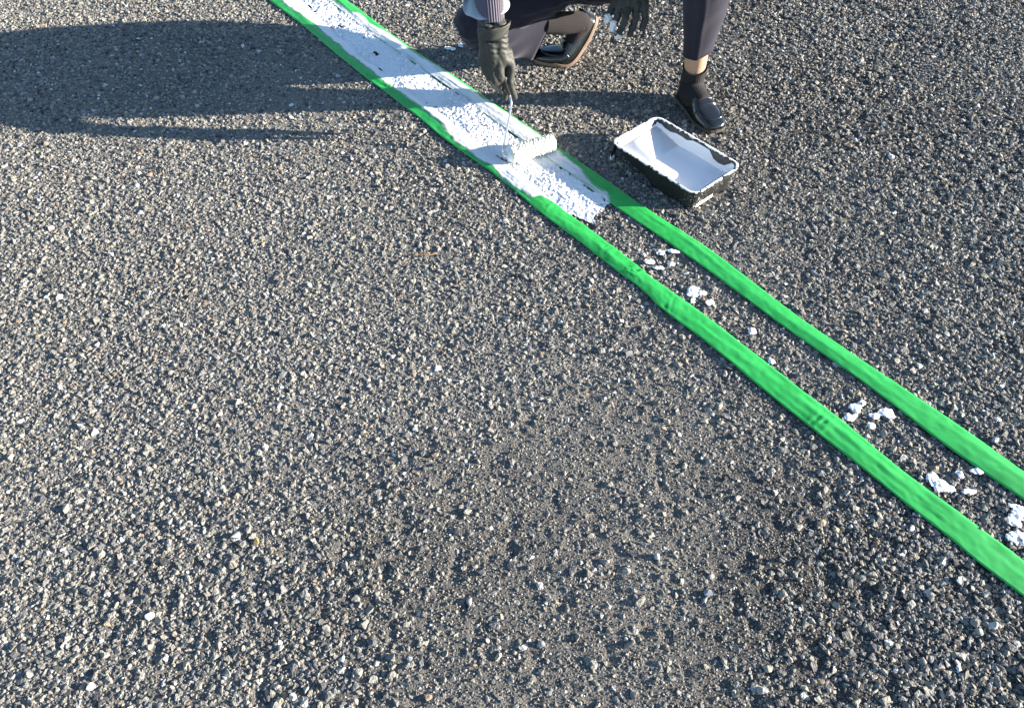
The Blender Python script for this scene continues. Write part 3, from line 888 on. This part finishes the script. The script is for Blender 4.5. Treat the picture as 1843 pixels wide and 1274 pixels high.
# ---- right glove round the handle
def P(px, py, y): return GY(px, py, y - .036)
hz = 2.085
cuff = [(P(888, 46, 2.10), .030), (P(885, 62, 2.09), .0305), (P(885, 80, 2.085), .031)]
g = [(P(877, 50, 2.10), .026, P(878, 85, 2.09), .025), (P(897, 48, 2.10), .025, P(899, 85, 2.085), .026),
     (P(878, 85, 2.088), .024, P(872, 108, 2.08), .020), (P(898, 85, 2.085), .026, P(905, 108, 2.075), .021),
     (P(885, 85, 2.08), .025, P(888, 112, 2.07), .021), (P(890, 100, 2.075), .022, P(912, 110, 2.075), .016),
     # little, ring, middle finger: down, then folded back round the handle
     (P(868, 108, 2.08), .0135, P(881, 140, 2.062), .0115), (P(881, 140, 2.062), .0115, P(892, 157, 2.095), .010),
     (P(884, 112, 2.068), .0145, P(891, 146, 2.052), .0125), (P(891, 146, 2.052), .0125, P(900, 160, 2.095), .0105),
     (P(898, 110, 2.066), .0145, P(901, 140, 2.055), .0130), (P(901, 140, 2.055), .013, P(899, 150, 2.075), .011),
     # index finger along the handle, thumb on the other side
     (P(911, 108, 2.08), .0125, P(913, 142, 2.10), .0105), (P(913, 142, 2.10), .0105, P(909, 178, 2.095), .0085),
     (P(914, 95, 2.09), .015, P(921, 122, 2.075), .0125), (P(921, 122, 2.075), .0115, P(918, 150, 2.06), .0105), (P(918, 150, 2.06), .0105, P(927, 176, 2.065), .0085)]
def glove_wr(co):
    zt = P(885, 50, 2.1)[2]
    near = np.clip((co[:, 2] - (zt - .075)) / .06, 0, 1)
    w = np.sin(co[:, 2] * 420 + co[:, 0] * 160 + 6 * vn(co[:, 0] * 40, co[:, 1] * 40, 3))
    return .0018 * near * w + clump(140, .0012, 21)(co)
link('glove', blobs(g, .0026, 5, glove_wr), M_GLOVE, person)
rows = []
for t in np.linspace(0, 1, 7):
    c = mixp(P(888, 43, 2.098), P(886, 66, 2.092), t)
    rows.append(ring(c, unit([.1, -.1, -1]), (0, 1, .2), .046 - .004 * t, .036 - .003 * t, 48, lambda th, t=t: 1 + .06 * np.sin(th * 7 + t * 9) * (1 - t * .5) + .03 * np.sin(th * 3 + 1)))
link('glove_cuff', bake(loft(rows), [('SOLIDIFY', dict(thickness=.0018))]), M_GLOVE, person)

# ---- left glove hanging over the knee
q = lambda px, py, z: G(px, py, z + .02)
KN = [q(1116, 13, .285), q(1131, 8, .292), q(1146, 11, .29), q(1160, 16, .283)]
WL = q(1146, -26, .335)
g = [(WL + [-.012, 0, 0], .024, KN[0], .016), (WL, .026, KN[1], .0165), (WL + [.005, 0, 0], .025, KN[2], .0165), (WL + [.014, 0, 0], .023, KN[3], .015)]
TIP = [[(1110, 33, .258), (1102, 52, .232)], [(1126, 34, .265), (1119, 50, .24), (1111, 65, .222)], [(1144, 33, .262), (1139, 50, .238), (1134, 63, .222)], [(1162, 34, .258), (1156, 52, .235)]]
for k, ch in enumerate(TIP):
    pts = [KN[k]] + [q(*c) for c in ch]
    rad = [.0125, .0112, .0102, .0092]
    for i in range(len(pts) - 1): g.append((pts[i], rad[i], pts[i + 1], rad[i + 1]))
th_ = [q(1112, -6, .30), q(1102, 14, .275), q(1093, 34, .25)]
g += [(WL + [-.02, 0, -.01], .018, th_[0], .015), (th_[0], .0145, th_[1], .012), (th_[1], .012, th_[2], .0095)]
glove_l = link('glove', blobs(g, .0024, 3, clump(150, .0022, 31)), M_GLOVE, person)
link('glove_cuff', loft([ring(WL + np.array([.004, .01, .03]) * t, [.1, .3, 1], (0, 1, 0), .042, .034, 40, lambda th, t=t: 1 + .05 * np.sin(th * 6 + t)) for t in (-.6, 0, .6, 1.3)]), M_GLOVE, person)
for (a, b, r) in ((q(1104, 43, .245), q(1102, 52, .232), .0112), (q(1095, 31, .256), q(1092, 36, .250), .0106), (q(1112, 63, .2235), q(1111, 66, .221), .0088)):
    link('paint_splash', blobs([(a + [0, -.002, 0], r, b + [0, -.002, 0], r * .95)], .0022, 2, clump(260, .004, 8)), M_PAINT, glove_l)

# ---- trousers
th = blobs([(HIP_L, .115, HIP_R, .115), (HIP, .125, HIP + [0, 0, .12], .12), (HIP_L, .105, KNEE_L, .083), 
            (HIP_R, .105, mixp(HIP_R, KNEE_R, .6), .092), (mixp(HIP_R, KNEE_R, .6), .092, KNEE_R, .078)], .008, 4, lambda co: clump(22, .010, 41, (1, 1, 2.2))(co) + clump(48, .004, 43, (1.5, .6, 1.8))(co))
trousers = link('trousers', th, M_TROU, person)
# left leg, pressed to a crease at the front
hem_c = GY(1257, 91, 2.243)
rows = []
for t in np.linspace(0, 1, 26):
    c = mixp(KNEE_L + [0, 0, -.02], hem_c, t)
    c = c + np.array([.004, .01, 0]) * math.sin(t * math.pi)
    rad = .083 - .028 * t + .004 * math.sin(t * 5)
    tha = np.linspace(0, 2 * math.pi, 48, endpoint=False)
    cre = math.radians(252)                                  # crease faces the viewer, a little left
    dd = np.abs((tha - cre + math.pi) % (2 * math.pi) - math.pi)
    rr_ = rad * (.93 + .22 * np.exp(-(dd / .16) ** 1.1) + .05 * np.cos(2 * (tha - cre)))
    rr_ = rr_ + .009 * (vn(tha * 2.2 + t * 2, np.full(48, t * 6) + tha, 61) - .5) * (1 - .5 * t)
    z = np.full(48, c[2]) - .016 * np.cos(tha - math.radians(170)) * t ** 3
    rows.append(np.stack([c[0] + rr_ * np.cos(tha), c[1] + rr_ * np.sin(tha), z], -1))
for k, (s_, dz) in enumerate(((1.012, .0), (.97, .004), (.95, .03))):   # turned-up hem inside
    b = rows[25].copy(); cc = b.mean(0); b = cc + (b - cc) * [s_, s_, 1] + [0, 0, dz]; rows.append(b)
me = loft(rows)
link('trouser_leg', me, M_TROU, trousers)
# stitched hem line
# right leg: wide cloth from the lowered knee to an open hem on the ground
ht, hb = GY(1008, 11, 2.515), G(957, 114, .004)
hc = (ht + hb) / 2
hup = (ht - hb) / 2
hd_ = unit(np.cross(hup, [-.35, 1, .1]))
if hd_[0] < 0: hd_ = -hd_
hn = unit(np.array([.05, .85, -.5]) - unit(hup) * np.dot([.05, .85, -.5], unit(hup)))
tha = np.linspace(0, 2 * math.pi, 56, endpoint=False)
rows = []
ka = unit(hc - KNEE_R)
k_up = unit(np.array([0, -.25, 1]) - ka * np.dot([0, -.25, 1], ka)); k_n = unit(np.cross(ka, k_up))
for t in np.linspace(0, 1, 26):
    c = mixp(KNEE_R, hc, t)
    e = t * t * (3 - 2 * t)
    U = mixp(k_up * .083, hup, e); lens = np.abs(np.cos(tha)) ** (.9 * e); Wd = mixp(k_n * .078 * (1 if np.dot(k_n, hn) > 0 else -1), hn * .056, e)
    sag = np.array([0, 0, -.012]) * math.sin(t * math.pi)
    w = 1 + .16 * (vn(tha * 1.8 + 2 * t, np.full(56, t * 4.5) + .6 * tha, 65) - .5)
    rows.append(c + sag + (np.sin(tha) * w)[:, None] * U + (np.cos(tha) * lens * w)[:, None] * Wd)
b = rows[-1]; cc = b.mean(0)
rows.append(cc + (b - cc) * .975 - ka * .001)
rows.append(cc + (b - cc) * .955 - ka * .03)
for r_ in rows: r_[:, 2] = np.maximum(r_[:, 2], .004)
link('trouser_leg', loft(rows, True, False), M_TROU, trousers)

# ---- socks
def sock(pts, rads):
    rows = []
    PP = smooth_path(pts, 5)
    rd = np.interp(np.linspace(0, 1, len(PP)), np.linspace(0, 1, len(rads)), rads)
    for i, p_ in enumerate(PP):
        d = PP[min(i + 1, len(PP) - 1)] - PP[max(i - 1, 0)]
        rows.append(ring(p_, d, (.3, 1, .1), rd[i] * (1 + .012 * math.sin(i * 1.9)), rd[i] * 1.05, 144, ribs(36, .018)))
    return loft(rows, False, True)
fl = unit(TOE_L - HEEL_L)
sk_top = GY(1251, 121, 2.25)
link('sock', sock([sk_top + [0, 0, .003], sk_top * .5 + (ANK_L + [0, 0, 0]) * .5, ANK_L + [0, .006, -.012], HEEL_L + fl * .06 + [0, 0, .05], HEEL_L + fl * .12 + [0, 0, .042]], [.0385, .037, .038, .042, .034]), M_SOCK, person)
fr = unit(BALL_R - HEEL_R)
link('sock', sock([mixp(KNEE_R, ANK_R, .62), mixp(KNEE_R, ANK_R, .8), ANK_R, mixp(ANK_R, BALL_R + [0, 0, .04], .3), mixp(ANK_R, BALL_R + [0, 0, .03], .65)], [.034, .036, .034, .030, .025]), M_SOCK, person)

# ---- loafers
def shoe(sole_pts, sidev, label, welt):
    """sole_pts: toe -> heel centre line on the ground side; built in rings across it"""
    SP = smooth_path(sole_pts, 8)
    ln = np.concatenate([[0], np.cumsum(np.linalg.norm(np.diff(SP, axis=0), axis=1))]); ln /= ln[-1]
    NT = 44
    tt = np.linspace(0, 1, NT)
    C = np.stack([np.interp(tt, ln, SP[:, k]) for k in range(3)], -1)
    fw_ = np.gradient(C, axis=0)
    w = np.interp(tt, [0, .012, .03, .07, .14, .24, .34, .5, .65, .8, .92, .97, 1], [.006, .017, .025, .033, .040, .0445, .046, .040, .035, .034, .032, .025, .012])
    hg = np.interp(tt, [0, .03, .10, .2, .32, .42, .5, .56, .62, .8, .93, 1], [.018, .026, .033, .038, .046, .056, .066, .068, .062, .060, .074, .070])
    base = .010
    NA = 33
    aa = np.linspace(0, math.pi, NA)
    rows, ups, sds = [], [], []
    for i in range(NT):
        f = unit(fw_[i]); s_ = unit(sidev - f * np.dot(sidev, f)); u_ = unit(np.cross(f, s_))
        if u_[2] < 0: u_ = -u_
        ups.append(u_); sds.append(s_)
        ex = .62 if tt[i] < .55 else .5
        ca = np.sign(np.cos(aa)) * np.abs(np.cos(aa)) ** ex; sa = np.abs(np.sin(aa)) ** .75
        rows.append(C[i] + (w[i] * ca)[:, None] * s_ + (base + (hg[i] - base) * sa)[:, None] * u_)
    A = np.array(rows)
    openw = np.interp(tt, [0, .53, .56, .64, .8, .93, .965, 1], [0, 0, .35, .62, .64, .55, .3, 0])
    mid = (aa[:-1] + aa[1:]) / 2
    keep = np.abs(mid[None] - math.pi / 2) > (openw[:-1] * math.pi / 2)[:, None]
    Vc, Fc = compact(A.reshape(-1, 3), grid_faces(NT, NA, keep))
    me = mesh_np('upper', Vc, Fc)
    bm = bmesh.new(); bm.from_mesh(me); bmesh.ops.recalc_face_normals(bm, faces=bm.faces); bm.to_mesh(me); bm.free()
    root = link('shoe', bake(me, [('SOLIDIFY', dict(thickness=.0024, offset=0)), ('SUBSURF', dict(levels=1, render_levels=1))]), M_SHOE, person)
    root['label'] = label
    # sole with heel block
    rows = []
    for i in range(NT):
        ww = w[i] + .004
        hb_ = .0 if tt[i] < .68 else -.0
        b0 = -.001
        rows.append(np.array([C[i] + sds[i] * ww * a + ups[i] * z for a, z in ((1, b0 + .001), (1.02, .006), (1, .0115), (-1, .0115), (-1.02, .006), (-1, b0 + .001))]))
    link('sole', loft(rows, True, True), welt, root, smooth=False)
    # strap across the instep, apron seam, stitching
    def surf(t, a, off):
        k = t * (NT - 1); i = int(min(k, NT - 2)); fr_ = k - i
        row = A[i] * (1 - fr_) + A[i + 1] * fr_
        j = a / math.pi * (NA - 1); jj = int(min(j, NA - 2)); g_ = j - jj
        p_ = row[jj] * (1 - g_) + row[jj + 1] * g_
        c_ = C[i] * (1 - fr_) + C[i + 1] * fr_
        return p_ + unit(p_ - c_ - ups[i] * .012) * off
    for nm, t0, t1, a0, a1, off in (('strap', .37, .455, .22, math.pi - .22, .0028), ('tongue', .455, .57, .72, math.pi - .72, .0016)):
        V_ = np.array([[surf(t, a, off) for a in np.linspace(a0, a1, 26)] for t in np.linspace(t0, t1, 5)])
        link(nm, bake(mesh_np(nm, V_.reshape(-1, 3), grid_faces(5, 26)), [('SOLIDIFY', dict(thickness=.0022, offset=0)), ('SUBSURF', dict(levels=1, render_levels=1))]), M_SHOE, root)
    seam = []
    for k in np.linspace(-1, 1, 41):
        t = .115 + .27 * abs(k) ** 1.6
        a = math.pi / 2 + (math.pi / 2 - .62) * np.sign(k) * min(1, abs(k) ** .55)
        seam.append(surf(t, a, .0016))
    link('apron_seam', tube(smooth_path(seam[::2], 3), .0021, 8), M_SHOE, root)
    for sg in (1,):
        V_ = [surf(.36 , a, .0022) for a in np.linspace(.5, math.pi - .5, 20)]
        link('strap_seam', tube(V_, .0014, 6), M_SHOE, root)
    return root
sd = unit(np.cross(fl, [0, 0, 1]))
shoe([TOE_L + [0, 0, .004], TOE_L * .68 + HEEL_L * .32 + [0, 0, .003], TOE_L * .35 + HEEL_L * .65 + [0, 0, .007], HEEL_L + [0, 0, .012]], sd, 'black loafer flat on the ground beside the tray', M_SOLE2)
hb = HEEL_L + [0, 0, 0]
shoe([TOE_R + [0, 0, .006], mixp(TOE_R, BALL_R, .6) + [0, 0, .003], BALL_R + [.01, .006, .006], mixp(BALL_R, HEEL_R, .5) + [.012, .0, -.004], HEEL_R], unit(np.cross(unit(HEEL_R[:2].tolist() + [0]) * 0 + unit((HEEL_R - TOE_R) * [1, 1, 0]), [0, 0, 1])), 'black loafer with raised heel and tan sole', M_SOLE)
